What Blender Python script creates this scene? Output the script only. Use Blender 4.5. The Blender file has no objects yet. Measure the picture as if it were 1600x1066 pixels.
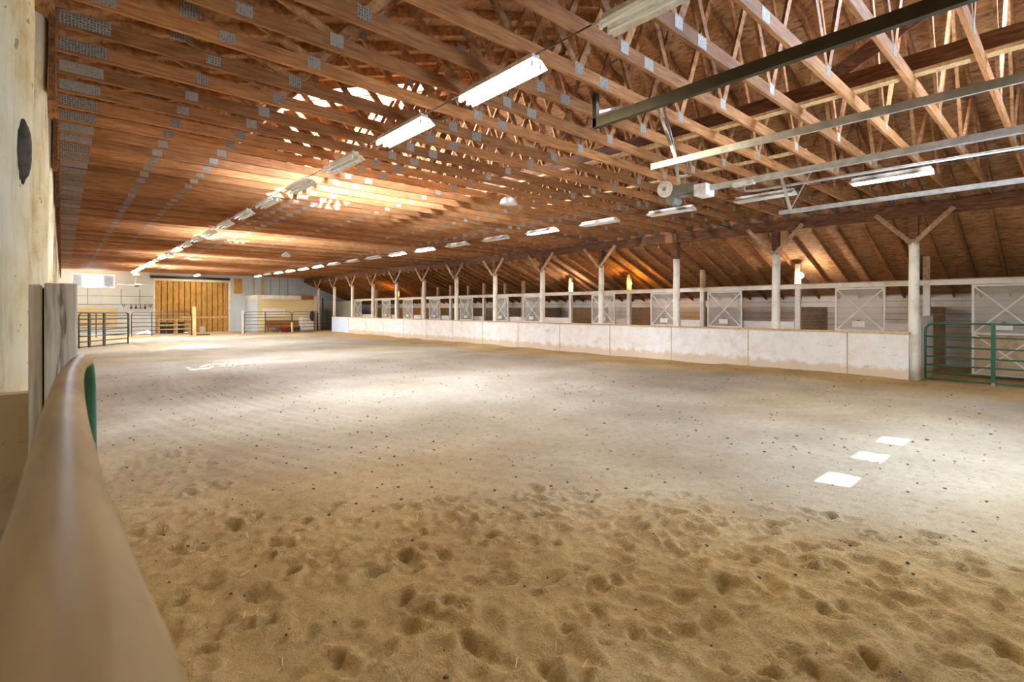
import bpy, math, random
import numpy as np
from mathutils import Vector, Matrix
random.seed(7); RNG = np.random.default_rng(11)
scn = bpy.context.scene
col = scn.collection
PI = math.pi

# ------------------------------------------------------------------ helpers
def lin(r, g, b):
    f = lambda c: (c/255/12.92) if c/255 <= .04045 else ((c/255+.055)/1.055)**2.4
    return (f(r), f(g), f(b), 1)

class MB:
    """collects shapes into one mesh"""
    def __init__(s): s.v = []; s.f = []; s.sm = []
    def add(s, vs, fs, smooth=False):
        k = len(s.v); s.v += [tuple(p) for p in vs]
        for f in fs: s.f.append([i+k for i in f]); s.sm.append(smooth)
        return s
    def box(s, x0, y0, z0, x1, y1, z1):
        v = [(x0,y0,z0),(x1,y0,z0),(x1,y1,z0),(x0,y1,z0),(x0,y0,z1),(x1,y0,z1),(x1,y1,z1),(x0,y1,z1)]
        return s.add(v, [(0,3,2,1),(4,5,6,7),(0,1,5,4),(1,2,6,5),(2,3,7,6),(3,0,4,7)])
    def bar(s, p, q, w, h, up=(0,0,1)):
        """square timber from p to q: w across, h along up"""
        p = Vector(p); q = Vector(q); d = (q-p).normalized(); u = Vector(up)
        sd = d.cross(u)
        if sd.length < 1e-4: u = Vector((0,1,0)); sd = d.cross(u)
        sd.normalize(); u = sd.cross(d).normalized()
        v = []
        for c in (p, q):
            for a, b in ((-1,-1),(1,-1),(1,1),(-1,1)): v.append(c + sd*(a*w/2) + u*(b*h/2))
        return s.add(v, [(3,2,1,0),(4,5,6,7),(0,1,5,4),(1,2,6,5),(2,3,7,6),(3,0,4,7)])
    def tube(s, path, r, n=8, cap=True):
        pts = [Vector(p) for p in path]; m = len(pts)
        rr = r if isinstance(r, (list, tuple)) else [r]*m
        t0 = (pts[1]-pts[0]).normalized()
        ref = Vector((0,0,1)) if abs(t0.z) < .9 else Vector((1,0,0))
        nx = t0.cross(ref).normalized(); v = []
        for i in range(m):
            a = pts[max(i-1,0)]; b = pts[min(i+1,m-1)]; t = (b-a).normalized()
            nx = (nx - t*nx.dot(t)).normalized(); ny = t.cross(nx)
            for k in range(n):
                an = 2*PI*k/n
                v.append(pts[i] + (nx*math.cos(an)+ny*math.sin(an))*rr[i])
        f = []
        for i in range(m-1):
            for k in range(n):
                f.append((i*n+k, i*n+(k+1)%n, (i+1)*n+(k+1)%n, (i+1)*n+k))
        k0 = len(s.f); s.add(v, f, True)
        if cap:
            b = len(s.v)-m*n
            s.f.append([b+k for k in range(n)][::-1]); s.sm.append(False)
            s.f.append([b+(m-1)*n+k for k in range(n)]); s.sm.append(False)
        return s
    def lathe(s, prof, n=20, c=(0,0,0)):
        v = []; f = []
        for r, z in prof:
            for k in range(n):
                a = 2*PI*k/n; v.append((c[0]+r*math.cos(a), c[1]+r*math.sin(a), c[2]+z))
        for i in range(len(prof)-1):
            for k in range(n): f.append((i*n+k, i*n+(k+1)%n, (i+1)*n+(k+1)%n, (i+1)*n+k))
        return s.add(v, f, True)
    def blob(s, c, rx, ry, rz, rnd=0, n=6, m=4):
        v = [(c[0],c[1],c[2]-rz)]; f = []
        for i in range(1, m):
            th = PI*i/m
            for k in range(n):
                a = 2*PI*k/n; q = 1+random.uniform(-rnd, rnd)
                v.append((c[0]+rx*q*math.sin(th)*math.cos(a), c[1]+ry*q*math.sin(th)*math.sin(a), c[2]-rz*q*math.cos(th)))
        v.append((c[0],c[1],c[2]+rz)); L = len(v)-1
        for k in range(n): f.append((0, 1+(k+1)%n, 1+k)); f.append((L, 1+(m-2)*n+k, 1+(m-2)*n+(k+1)%n))
        for i in range(m-2):
            for k in range(n):
                a = 1+i*n; f.append((a+k, a+(k+1)%n, a+n+(k+1)%n, a+n+k))
        return s.add(v, f, True)
    def build(s, name, mat, parent=None, bevel=0):
        me = bpy.data.meshes.new(name); me.from_pydata(s.v, [], s.f); me.update()
        me.polygons.foreach_set('use_smooth', s.sm)
        o = bpy.data.objects.new(name, me); col.objects.link(o)
        if mat: me.materials.append(mat)
        if parent: o.parent = parent
        if bevel:
            b = o.modifiers.new('Bevel', 'BEVEL'); b.width = bevel; b.segments = 2; b.limit_method = 'ANGLE'
        return o

def tag(o, label, cat, group=None, kind=None):
    o['label'] = label; o['category'] = cat
    if group: o['group'] = group
    if kind: o['kind'] = kind
    return o
def struct(o, label, cat): return tag(o, label, cat, None, 'structure')
def empty(name, loc=(0,0,0), rz=0):
    o = bpy.data.objects.new(name, None); col.objects.link(o)
    o.location = loc; o.rotation_euler = (0,0,rz); o.empty_display_size = .1
    return o
def dup(root, loc=None, rz=None):
    kids = {}
    for ob in KIDS.get(root.name, []): kids[ob] = KIDS.get(ob.name, [])
    r = root.copy(); col.objects.link(r)
    if loc is not None: r.location = loc
    if rz is not None: r.rotation_euler = (0,0,rz)
    for k, gk in kids.items():
        c = k.copy(); c.parent = r; col.objects.link(c)
        for g in gk:
            d = g.copy(); d.parent = c; col.objects.link(d)
    return r
KIDS = {}
def reg(root):
    """remember the parts of a thing that is going to be copied"""
    KIDS[root.name] = [o for o in bpy.data.objects if o.parent == root]
    for k in KIDS[root.name]: KIDS[k.name] = [o for o in bpy.data.objects if o.parent == k]
    return root
ORD = ['zeroth','first','second','third','fourth','fifth','sixth','seventh','eighth','ninth','tenth','eleventh','twelfth','thirteenth','fourteenth','fifteenth','sixteenth','seventeenth','eighteenth','nineteenth','twentieth']
def ordn(n):
    if n <= 20: return ORD[n]
    t = {2:'twenty',3:'thirty',4:'forty',5:'fifty',6:'sixty',7:'seventy'}[n//10]
    return (t+'-'+ORD[n%10]) if n%10 else t[:-1]+'ieth'

# ------------------------------------------------------------------ materials
def newmat(name):
    m = bpy.data.materials.new(name); m.use_nodes = True
    nt = m.node_tree; b = nt.nodes['Principled BSDF']
    return m, nt, b
def N(nt, t, **kw):
    n = nt.nodes.new(t)
    for k, v in kw.items():
        if k in n.inputs: n.inputs[k].default_value = v
        else: setattr(n, k, v)
    return n
def pos(nt, scale=(1,1,1), rot=(0,0,0)):
    g = N(nt, 'ShaderNodeNewGeometry'); mp = N(nt, 'ShaderNodeMapping')
    mp.inputs['Scale'].default_value = scale; mp.inputs['Rotation'].default_value = rot
    nt.links.new(g.outputs['Position'], mp.inputs['Vector'])
    return mp.outputs['Vector']
def noise(nt, vec, scale, detail=3, rough=.55, dist=0):
    n = N(nt, 'ShaderNodeTexNoise'); n.inputs['Scale'].default_value = scale
    n.inputs['Detail'].default_value = detail; n.inputs['Roughness'].default_value = rough
    n.inputs['Distortion'].default_value = dist
    nt.links.new(vec, n.inputs['Vector']); return n.outputs['Fac']
def ramp(nt, fac, stops):
    r = N(nt, 'ShaderNodeValToRGB'); e = r.color_ramp.elements
    while len(e) < len(stops): e.new(.5)
    for i, (p, c) in enumerate(stops): e[i].position = p; e[i].color = c
    nt.links.new(fac, r.inputs['Fac']); return r.outputs['Color']
def mix(nt, fac, a, b, mode='MIX'):
    m = N(nt, 'ShaderNodeMix', data_type='RGBA', blend_type=mode)
    for sock, val in ((m.inputs['Factor'], fac), (m.inputs['A'], a), (m.inputs['B'], b)):
        if hasattr(val, 'links'): nt.links.new(val, sock)
        else: sock.default_value = val
    # RGBA sockets are the later ones with the same name
    ins = [i for i in m.inputs if i.type == 'RGBA']
    for sock, val in zip(ins, (a, b)):
        if hasattr(val, 'links'):
            nt.links.new(val, sock)
        else: sock.default_value = val
    f = [i for i in m.inputs if i.name == 'Factor' and i.type == 'VALUE'][0]
    if hasattr(fac, 'links'): nt.links.new(fac, f)
    else: f.default_value = fac
    return [o for o in m.outputs if o.type == 'RGBA'][0]
def bump(nt, b, h, strength=.3, dist=.01):
    n = N(nt, 'ShaderNodeBump'); n.inputs['Strength'].default_value = strength; n.inputs['Distance'].default_value = dist
    nt.links.new(h, n.inputs['Height']); nt.links.new(n.outputs['Normal'], b.inputs['Normal'])
BW = lambda v: (v,v,v,1)

def wood(name, dark, mid, light, scale=(1,1,1), rough=.75, var=.35, gs=6):
    m, nt, b = newmat(name)
    p = pos(nt, scale)
    f = noise(nt, p, gs, 5, .6, .4)
    c = ramp(nt, f, [(.28, dark), (.5, mid), (.74, light)])
    k = noise(nt, pos(nt, (1,1,1)), 1.3, 2)
    c = mix(nt, .5, c, ramp(nt, k, [(.35, BW(.72)), (.65, BW(1.1))]), 'MULTIPLY')
    kn = noise(nt, pos(nt, (3,7,7)), 1.6, 1)
    c = mix(nt, ramp(nt, kn, [(.70, BW(0)), (.76, BW(.7))]), c, dark)
    oi = N(nt, 'ShaderNodeObjectInfo')
    c = mix(nt, 1, c, ramp(nt, oi.outputs['Random'], [(0, (1-var,1-var*1.08,1-var*1.15,1)), (1, (1.12,1.1,1.06,1))]), 'MULTIPLY')
    nt.links.new(c, b.inputs['Base Color']); b.inputs['Roughness'].default_value = rough
    b.inputs['Specular IOR Level'].default_value = .25
    bump(nt, b, f, .25, .004)
    return m
TRUSS = wood('truss_wood', lin(140,90,52), lin(176,122,74), lin(202,152,100), (.6,7,7), gs=5, var=.42)
WEBW = wood('web_wood', lin(112,72,42), lin(170,120,76), lin(204,156,108), (3,3,3), gs=4)
BEAM = wood('beam_wood', lin(62,40,28), lin(112,74,50), lin(150,108,78), (5,.6,6), var=.2)
RAFT = wood('rafter_wood', lin(104,68,40), lin(162,112,68), lin(196,146,96), (.8,6,3), var=.4)
BRACEW = wood('brace_wood', lin(136,102,74), lin(182,146,112), lin(206,176,142), (3,3,3), gs=4, var=.15)
BOARD = wood('partition_boards', lin(140,120,98), lin(186,166,140), lin(210,192,168), (.6,3,6), var=.25)
DOORW = wood('sliding_door_boards', lin(150,106,52), lin(204,158,88), lin(224,184,112), (6,1,.5), var=.1)
PINE = wood('pale_pine', lin(176,140,92), lin(214,180,128), lin(232,204,156), (4,4,.7), var=.1)
def greypost():
    m, nt, b = newmat('weathered_post')
    g = noise(nt, pos(nt, (46,46,2.4)), 1.0, 5, .65, .5)
    c = ramp(nt, g, [(.30, lin(138,126,114)), (.5, lin(206,197,186)), (.72, lin(228,222,212))])
    k = noise(nt, pos(nt, (26,26,1.5)), 1.0, 3, .55, .8)
    c = mix(nt, ramp(nt, k, [(.62, BW(0)), (.66, BW(.8))]), c, lin(96,84,74))
    st = noise(nt, pos(nt, (6,6,3)), 1.0, 3)
    c = mix(nt, ramp(nt, st, [(.5, BW(0)), (.75, BW(.5))]), c, lin(170,146,116))
    nt.links.new(c, b.inputs['Base Color']); b.inputs['Roughness'].default_value = .85
    bump(nt, b, g, .7, .008); return m
GREYW = greypost()

def osb(name):
    m, nt, b = newmat(name)
    p = pos(nt, (7,2.2,3))
    v = N(nt, 'ShaderNodeTexVoronoi'); v.inputs['Scale'].default_value = 2.6; nt.links.new(p, v.inputs['Vector'])
    n1 = noise(nt, pos(nt, (9,2.2,4)), 2.2, 5, .68, .5)
    c = ramp(nt, n1, [(.34, lin(112,76,46)), (.46, lin(182,132,86)), (.72, lin(218,172,122))])
    bw = N(nt, 'ShaderNodeRGBToBW'); nt.links.new(v.outputs['Color'], bw.inputs[0])
    c = mix(nt, .55, c, ramp(nt, bw.outputs[0], [(.2, (.72,.66,.6,1)), (.8, (1.1,1.1,1.08,1))]), 'MULTIPLY')
    fl = noise(nt, pos(nt, (13,2.6,5)), 1.9, 3, .6, .6)
    c = mix(nt, ramp(nt, fl, [(.60, BW(0)), (.66, BW(.75))]), c, lin(88,54,32))
    st = noise(nt, pos(nt, (.5,1.1,.5)), 1.1, 3)
    c = mix(nt, ramp(nt, st, [(.55, BW(0)), (.8, BW(.55))]), c, lin(92,52,28))
    # seams of the sheets every 1.22 m along the slope and 2.44 m along the barn
    sx = N(nt, 'ShaderNodeTexBrick'); sx.inputs['Scale'].default_value = 1
    sx.inputs['Mortar Size'].default_value = .004; sx.inputs['Brick Width'].default_value = 2.44; sx.inputs['Row Height'].default_value = 1.22
    sx.inputs['Color1'].default_value = BW(1); sx.inputs['Color2'].default_value = BW(.86); sx.inputs['Mortar'].default_value = BW(.25)
    nt.links.new(pos(nt, (1,1,0), (0,0,PI/2)), sx.inputs['Vector'])
    c = mix(nt, 1, c, sx.outputs['Color'], 'MULTIPLY')
    nt.links.new(c, b.inputs['Base Color']); b.inputs['Roughness'].default_value = .85
    bump(nt, b, n1, .2, .004)
    return m
OSB = osb('roof_sheathing')

def paint(name, base, stain, amt=.5, stain_scale=2, scuffs=True, rough=.6, planks=None, plank_axis='Z', gloom=None):
    m, nt, b = newmat(name)
    s1 = noise(nt, pos(nt, (1,1,1)), stain_scale, 6, .65)
    c = mix(nt, ramp(nt, s1, [(.48, BW(0)), (.72, BW(amt))]), base, stain)
    if scuffs:
        s2 = noise(nt, pos(nt, (3,3,9)), 2.6, 4, .6, 1.2)
        c = mix(nt, ramp(nt, s2, [(.66, BW(0)), (.70, BW(.75))]), c, tuple(x*.55 for x in stain[:3])+(1,))
    h = s1
    if planks:
        g = N(nt, 'ShaderNodeNewGeometry'); sp = N(nt, 'ShaderNodeSeparateXYZ'); nt.links.new(g.outputs['Position'], sp.inputs[0])
        md = N(nt, 'ShaderNodeMath', operation='MODULO'); md.inputs[1].default_value = planks
        ad = N(nt, 'ShaderNodeMath', operation='ADD'); ad.inputs[1].default_value = 100*planks
        nt.links.new(sp.outputs[plank_axis], ad.inputs[0]); nt.links.new(ad.outputs[0], md.inputs[0])
        lt = N(nt, 'ShaderNodeMath', operation='LESS_THAN'); lt.inputs[1].default_value = .012
        nt.links.new(md.outputs[0], lt.inputs[0])
        c = mix(nt, lt.outputs[0], c, tuple(x*.35 for x in stain[:3])+(1,))
    nt.links.new(c, b.inputs['Base Color']); b.inputs['Roughness'].default_value = rough
    bump(nt, b, h, .15, .006)
    return m
def plywall():
    m, nt, b = newmat('white_painted_plywood')
    s1 = noise(nt, pos(nt, (1,1,1)), 3.2, 6, .7)
    c = ramp(nt, s1, [(.42, lin(240,236,230)), (.60, lin(232,224,210)), (.78, lin(212,188,150))])
    sc = noise(nt, pos(nt, (4,4,13)), 2.4, 4, .62, 1.0)
    c = mix(nt, ramp(nt, sc, [(.64, BW(0)), (.68, BW(.7))]), c, lin(150,112,70))
    g = N(nt, 'ShaderNodeNewGeometry'); sp = N(nt, 'ShaderNodeSeparateXYZ'); nt.links.new(g.outputs['Position'], sp.inputs[0])
    ad = N(nt, 'ShaderNodeMath', operation='MULTIPLY_ADD'); ad.inputs[1].default_value = -.45; nt.links.new(s1, ad.inputs[0]); nt.links.new(sp.outputs[2], ad.inputs[2])
    c = mix(nt, ramp(nt, ad.outputs[0], [(-.22, BW(.7)), (.10, BW(0))]), c, lin(206,178,134))
    nt.links.new(c, b.inputs['Base Color']); b.inputs['Roughness'].default_value = .6
    bump(nt, b, sc, .2, .006); return m
WHITEPLY = plywall()
POLEW = paint('white_painted_pole', lin(242,236,222), lin(190,164,116), .7, 3)
def limewash():
    m, nt, b = newmat('whitewashed_timber')
    s1 = noise(nt, pos(nt, (2,2,1)), 2.2, 6, .65)
    c = ramp(nt, s1, [(.36, lin(232,224,200)), (.52, lin(222,208,170)), (.66, lin(196,164,108))])
    g = noise(nt, pos(nt, (16,16,.9)), 2.0, 5, .65, .6)
    c = mix(nt, .45, c, ramp(nt, g, [(.34, (.55,.5,.42,1)), (.46, BW(1))]), 'MULTIPLY')
    k = noise(nt, pos(nt, (9,9,.35)), 1.7, 2, .5, .4)
    c = mix(nt, ramp(nt, k, [(.69, BW(0)), (.71, BW(.85))]), c, lin(92,74,52))
    d = noise(nt, pos(nt, (9,9,6)), 3.0, 2)
    c = mix(nt, ramp(nt, d, [(.70, BW(0)), (.74, BW(.7))]), c, lin(104,84,60))
    nt.links.new(c, b.inputs['Base Color']); b.inputs['Roughness'].default_value = .75
    bump(nt, b, g, .5, .01); return m
LEFTW = limewash()
KICK = paint('dusty_kickboard', lin(196,172,138), lin(140,100,64), .8, 3)
STALLW = paint('white_stall_boards', lin(222,214,204), lin(170,150,128), .5, 1.5, planks=.19)
FARW = paint('white_wall_panel', lin(208,219,234), lin(178,186,200), .5, 1.2, scuffs=False)
CREAM = paint('cream_wall', lin(230,214,162), lin(214,192,136), .5, 1.5, scuffs=False)
TANP = paint('tan_panel', lin(206,188,152), lin(188,166,126), .5, 1.5, scuffs=False)
TRIMW = paint('white_trim', lin(236,230,218), lin(198,170,130), .6, 4)
GREYTAN = paint('grey_wall', lin(176,170,152), lin(150,142,122), .5, 1.2, scuffs=False)

def plain(name, c, rough=.5, metal=0, spec=.5, nz=.12):
    m, nt, b = newmat(name)
    n = noise(nt, pos(nt), 9, 4)
    d = tuple(max(0, x*(1-nz*2)) for x in c[:3])+(1,); l = tuple(min(1, x*(1+nz)) for x in c[:3])+(1,)
    nt.links.new(ramp(nt, n, [(.35, d), (.65, l)]), b.inputs['Base Color'])
    b.inputs['Roughness'].default_value = rough; b.inputs['Metallic'].default_value = metal
    b.inputs['Specular IOR Level'].default_value = spec
    return m
GREEN = plain('green_gate_paint', lin(44,98,72), .35)
DKGREEN = plain('dark_gate_paint', lin(62,72,62), .4)
GALV = plain('galvanised_steel', lin(190,188,180), .42, .7)
IRON = plain('dark_angle_iron', lin(64,58,40), .5, .5)
WHITEM = plain('white_enamel', lin(236,232,222), .4)
BLUEGREY = plain('blue_grey_pane', lin(150,170,188), .3)
BLACK = plain('black_rubber', lin(34,32,30), .7)
DARKCLOTH = plain('dark_cloth', lin(46,44,42), .9)
RED = plain('red_plastic', lin(158,52,44), .5)
BROWN = plain('brown_bench_wood', lin(150,100,48), .7)
GREYJ = plain('grey_metal', lin(128,126,118), .6)
CARD = plain('white_card', lin(240,236,226), .6, nz=.04)
SCAR = plain('dark_bark', lin(92,88,80), .95, nz=.3)
MUD = plain('dark_clod', lin(118,104,86), .95, nz=.3)
STRAW = plain('pale_straw', lin(226,206,150), .8)
CABLE = plain('dark_cable', lin(70,58,46), .6)

def plate_mat():
    m, nt, b = newmat('nail_plate')
    v = N(nt, 'ShaderNodeTexVoronoi'); v.inputs['Scale'].default_value = 42; v.inputs['Randomness'].default_value = .25
    nt.links.new(pos(nt, (1,.4,1)), v.inputs['Vector'])
    c = ramp(nt, v.outputs['Distance'], [(.25, lin(84,78,68)), (.5, lin(158,152,140))])
    nt.links.new(c, b.inputs['Base Color']); b.inputs['Metallic'].default_value = .05; b.inputs['Roughness'].default_value = .6
    return m
PLATE = plate_mat()

def sleeve_mat():
    m, nt, b = newmat('beige_plastic_sleeve')
    n = noise(nt, pos(nt, (14,2.2,14)), 1.2, 4, .6)
    c = ramp(nt, n, [(.3, lin(122,94,54)), (.5, lin(152,122,78)), (.72, lin(172,144,98))])
    s = noise(nt, pos(nt, (30,60,30)), 1, 2)
    c = mix(nt, ramp(nt, s, [(.72, BW(0)), (.78, BW(.5))]), c, lin(128,96,58))
    nt.links.new(c, b.inputs['Base Color']); b.inputs['Roughness'].default_value = .5; b.inputs['Specular IOR Level'].default_value = .35
    return m
SLEEVE = sleeve_mat()

def emit(name, c, s):
    m, nt, b = newmat(name)
    b.inputs['Base Color'].default_value = (.9,.9,.9,1)
    b.inputs['Emission Color'].default_value = c; b.inputs['Emission Strength'].default_value = s
    return m
TUBE_ON = emit('lit_tube', (1,.91,.66,1), 52)
BULB_W = emit('lit_white_bulb', (1,.93,.8,1), 420)
BULB_Y = emit('lit_yellow_bulb', (1,.5,.07,1), 420)
TUBE_OFF = plain('unlit_tube', lin(240,236,224), .25, nz=.03)

def pane(name, tint, clear, bodyc):
    """pane or screen: part lets the view through, part is its own body"""
    m, nt, b = newmat(name)
    t = N(nt, 'ShaderNodeBsdfTransparent'); t.inputs[0].default_value = tint
    mx = N(nt, 'ShaderNodeMixShader'); mx.inputs[0].default_value = 1-clear
    out = nt.nodes['Material Output']
    b.inputs['Base Color'].default_value = bodyc; b.inputs['Roughness'].default_value = .5
    nt.links.new(t.outputs[0], mx.inputs[1]); nt.links.new(b.outputs[0], mx.inputs[2]); nt.links.new(mx.outputs[0], out.inputs[0])
    return m
GLASS = pane('clear_pane', (1,1,1,1), .92, (.8,.85,.9,1))
SCREEN = pane('wire_screen', (1,1,1,1), .7, lin(226,218,206))
def translucent():
    m, nt, b = newmat('translucent_roof_panel')
    t = N(nt, 'ShaderNodeBsdfTranslucent'); t.inputs[0].default_value = (.75,.78,.82,1)
    nt.links.new(t.outputs[0], nt.nodes['Material Output'].inputs[0]); return m
FIBRE = translucent()

def sand_mat():
    m, nt, b = newmat('arena_sand')
    n1 = noise(nt, pos(nt), .55, 4, .6)
    grey_sand = ramp(nt, n1, [(.3, lin(154,138,116)), (.5, lin(170,155,134)), (.7, lin(182,168,148))])
    ochre_sand = ramp(nt, n1, [(.3, lin(168,134,84)), (.5, lin(192,158,104)), (.7, lin(208,177,124))])
    at = N(nt, 'ShaderNodeAttribute', attribute_name='ochre')
    c = mix(nt, at.outputs['Fac'], grey_sand, ochre_sand)  # greyer sand blends into yellower sand by a vertex weight
    n2 = noise(nt, pos(nt), 11, 8, .74)
    c = mix(nt, .6, c, ramp(nt, n2, [(.3, (.58,.52,.44,1)), (.5, BW(1)), (.8, BW(1.1))]), 'MULTIPLY')
    n3 = noise(nt, pos(nt), 90, 3, .7)
    c = mix(nt, .6, c, ramp(nt, n3, [(.3, BW(.62)), (.5, BW(1)), (.75, BW(1.2))]), 'MULTIPLY')
    nt.links.new(c, b.inputs['Base Color']); b.inputs['Roughness'].default_value = .97
    b.inputs['Specular IOR Level'].default_value = .1
    ad = N(nt, 'ShaderNodeMath', operation='ADD'); nt.links.new(n2, ad.inputs[0])
    ml = N(nt, 'ShaderNodeMath', operation='MULTIPLY'); ml.inputs[1].default_value = .35; nt.links.new(n3, ml.inputs[0])
    nt.links.new(ml.outputs[0], ad.inputs[1])
    bump(nt, b, ad.outputs[0], .9, .035)
    return m
SAND = sand_mat()

# ------------------------------------------------------------------ dimensions (metres; camera stands at x = y = 0)
CH = 1.667
XW = 14.84                    # line of poles and kick wall beside the stalls
XS = 16.62                    # stall fronts
XB = 19.3                     # back wall of the stalls
YF = 42.2                     # far wall
YN = -.62                     # near wall
PY = [-.55]+[2.557+3.05*n for n in range(0, 13)]
ZC = 4.12                     # underside of the truss chords
RIDGE = 7.38; SL = .36
def zroof(x): return ZC+.30+SL*(x if x <= RIDGE else 2*RIDGE-x)      # underside of the main roof deck
def zlean(x): return 3.82-.385*(x-14.95)                             # underside of the lean-to deck

# ------------------------------------------------------------------ sand floor
def vnoise(x, y, s, seed):
    x = x/s; y = y/s
    xi = np.floor(x).astype(np.int64); yi = np.floor(y).astype(np.int64)
    fx = x-xi; fy = y-yi; fx = fx*fx*(3-2*fx); fy = fy*fy*(3-2*fy)
    def h(a, b):
        n = (a*374761393+b*668265263+seed*1442695041) & 0x7fffffff
        n = ((n ^ (n >> 13))*1274126177) & 0x7fffffff
        return ((n ^ (n >> 16)) & 0xffff)/65535.
    return (h(xi,yi)*(1-fx)+h(xi+1,yi)*fx)*(1-fy)+(h(xi,yi+1)*(1-fx)+h(xi+1,yi+1)*fx)*fy-.5
def graded(lo, hi, fine_lo, fine_hi, s0, g, smax):
    a = list(np.arange(fine_lo, fine_hi, s0)); s = s0
    while a[-1] < hi: s = min(s*g, smax); a.append(min(a[-1]+s, hi))
    s = s0; b = []; x = fine_lo
    while x > lo: s = min(s*g, smax); x = max(x-s, lo); b.append(x)
    return np.array(b[::-1]+a)
gx = graded(-.6, 21, .05, 5.6, .02, 1.02, .3)
gy = graded(YN-.3, 43, .1, 4.4, .02, 1.017, .35)
GX, GY = np.meshgrid(gx, gy)
X = GX.ravel(); Y = GY.ravel()
wob = vnoise(X, Y, 1.7, 3)*1.6
dist = np.sqrt(X*X+Y*Y)
tramp = 1/(1+np.exp((np.sqrt((X*.95)**2+(Y*1.0)**2)+wob-4.3)*2.2))         # trodden sand by the near gate
tramp = np.maximum(tramp, .8/(1+np.exp((X+wob*.5-.9)*4))*(Y < 14))          # and along the side rail
H = vnoise(X, Y, 2.2, 1)*.035 + vnoise(X, Y, .7, 2)*.012
rdg = lambda sc, sd: .5-2*np.abs(vnoise(X, Y, sc, sd))
H += tramp*(vnoise(X, Y, .42, 4)*.045 + rdg(.26, 5)*.016*(vnoise(X, Y, .9, 21)+.5) + vnoise(X*1.0, Y*1.0, .1, 15)*.024 + vnoise(X, Y, .05, 6)*.014)
H += (1-tramp)*(vnoise(X, Y, .12, 7)*.008+vnoise(X, Y, .06, 12)*.006)
# harrow rings dragged round the middle of the arena
ring = np.sqrt(((X-8.6)/5.6)**2+((Y-12)/9.2)**2)*5.6
rm = np.clip(vnoise(X, Y, 3.1, 8)*1.6+.6, 0, 1)*(1-tramp)
H += rm*np.sin(ring*2*PI/.22+vnoise(X, Y, 1.5, 9)*2)*.0055
ring2 = np.sqrt((X-11)**2+(Y-5.6)**2)
H += (1-tramp)*np.clip(1-abs(ring2-3.0)/1.2, 0, 1)*np.sin(ring2*2*PI/.33)*.010
# hoof and boot prints
pr = []
for _ in range(2600):
    x = RNG.uniform(0, 8.5); y = RNG.uniform(-.3, 7)
    r = math.hypot(x*.95, y)
    if r < 4.6 or (x < 1.2 and RNG.random() < .7): pr.append((x, y, RNG.uniform(.028,.075), RNG.uniform(1.1,2.2), RNG.uniform(0,PI), RNG.uniform(.010,.032)))
for (x, y, r, el, an, dp) in pr:
    ix = (gx > x-.3) & (gx < x+.3); iy = (gy > y-.3) & (gy < y+.3)
    if not ix.any() or not iy.any(): continue
    sub = np.ix_(iy, ix); dx = GX[sub]-x; dy = GY[sub]-y
    u = (dx*math.cos(an)+dy*math.sin(an))/(r*el); v = (-dx*math.sin(an)+dy*math.cos(an))/r
    q = np.sqrt(u*u+v*v)
    d = -dp*np.exp(-(q/.75)**4) + dp*.45*np.exp(-((q-1.25)/.3)**2)
    HH = H.reshape(GX.shape); HH[sub] += d
H = H.ravel()
# sand banked loosely against the kick wall
H += np.clip((X-13.4)/1.2, 0, 1)**2*(.05+vnoise(X, Y, 1.1, 10)*.10)*(X < 14.7)*(Y < 37)
me = bpy.data.meshes.new('floor')
nx_, ny_ = len(gx), len(gy)
me.vertices.add(nx_*ny_); me.vertices.foreach_set('co', np.stack([X, Y, H], 1).ravel().astype(np.float32))
ii = (np.arange(ny_-1)[:,None]*nx_+np.arange(nx_-1)[None,:]).ravel()
quads = np.stack([ii, ii+1, ii+nx_+1, ii+nx_], 1)
me.loops.add(quads.size); me.loops.foreach_set('vertex_index', quads.ravel().astype(np.int32))
me.polygons.add(len(quads)); me.polygons.foreach_set('loop_start', np.arange(0, quads.size, 4, dtype=np.int32))
me.polygons.foreach_set('loop_total', np.full(len(quads), 4, dtype=np.int32))
me.update(calc_edges=True); me.polygons.foreach_set('use_smooth', np.ones(len(quads), dtype=bool)); me.validate()
ochre_mix = np.clip(1/(1+np.exp((np.sqrt((X*.95)**2+Y**2)+wob*1.2-4.4)*1.3)) + np.clip((X-12.2+wob*.6)/1.2, 0, 1)*.9 + .35*np.clip(vnoise(X, Y, 3.4, 31)*2, 0, 1) + .5*np.clip((Y-33)/3, 0, 1), 0, 1)  # yellower near the camera, towards the stalls, at the far end and in patches
da = me.attributes.new('ochre', 'FLOAT', 'POINT'); da.data.foreach_set('value', ochre_mix.astype(np.float32))
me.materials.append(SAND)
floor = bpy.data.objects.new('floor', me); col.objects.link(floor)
struct(floor, 'tan sand floor of the riding arena, trodden near the gate', 'floor')
def zf(x, y):
    i = int(np.clip(np.searchsorted(gx, x), 0, nx_-1)); j = int(np.clip(np.searchsorted(gy, y), 0, ny_-1))
    return float(H[j*nx_+i])

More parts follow.
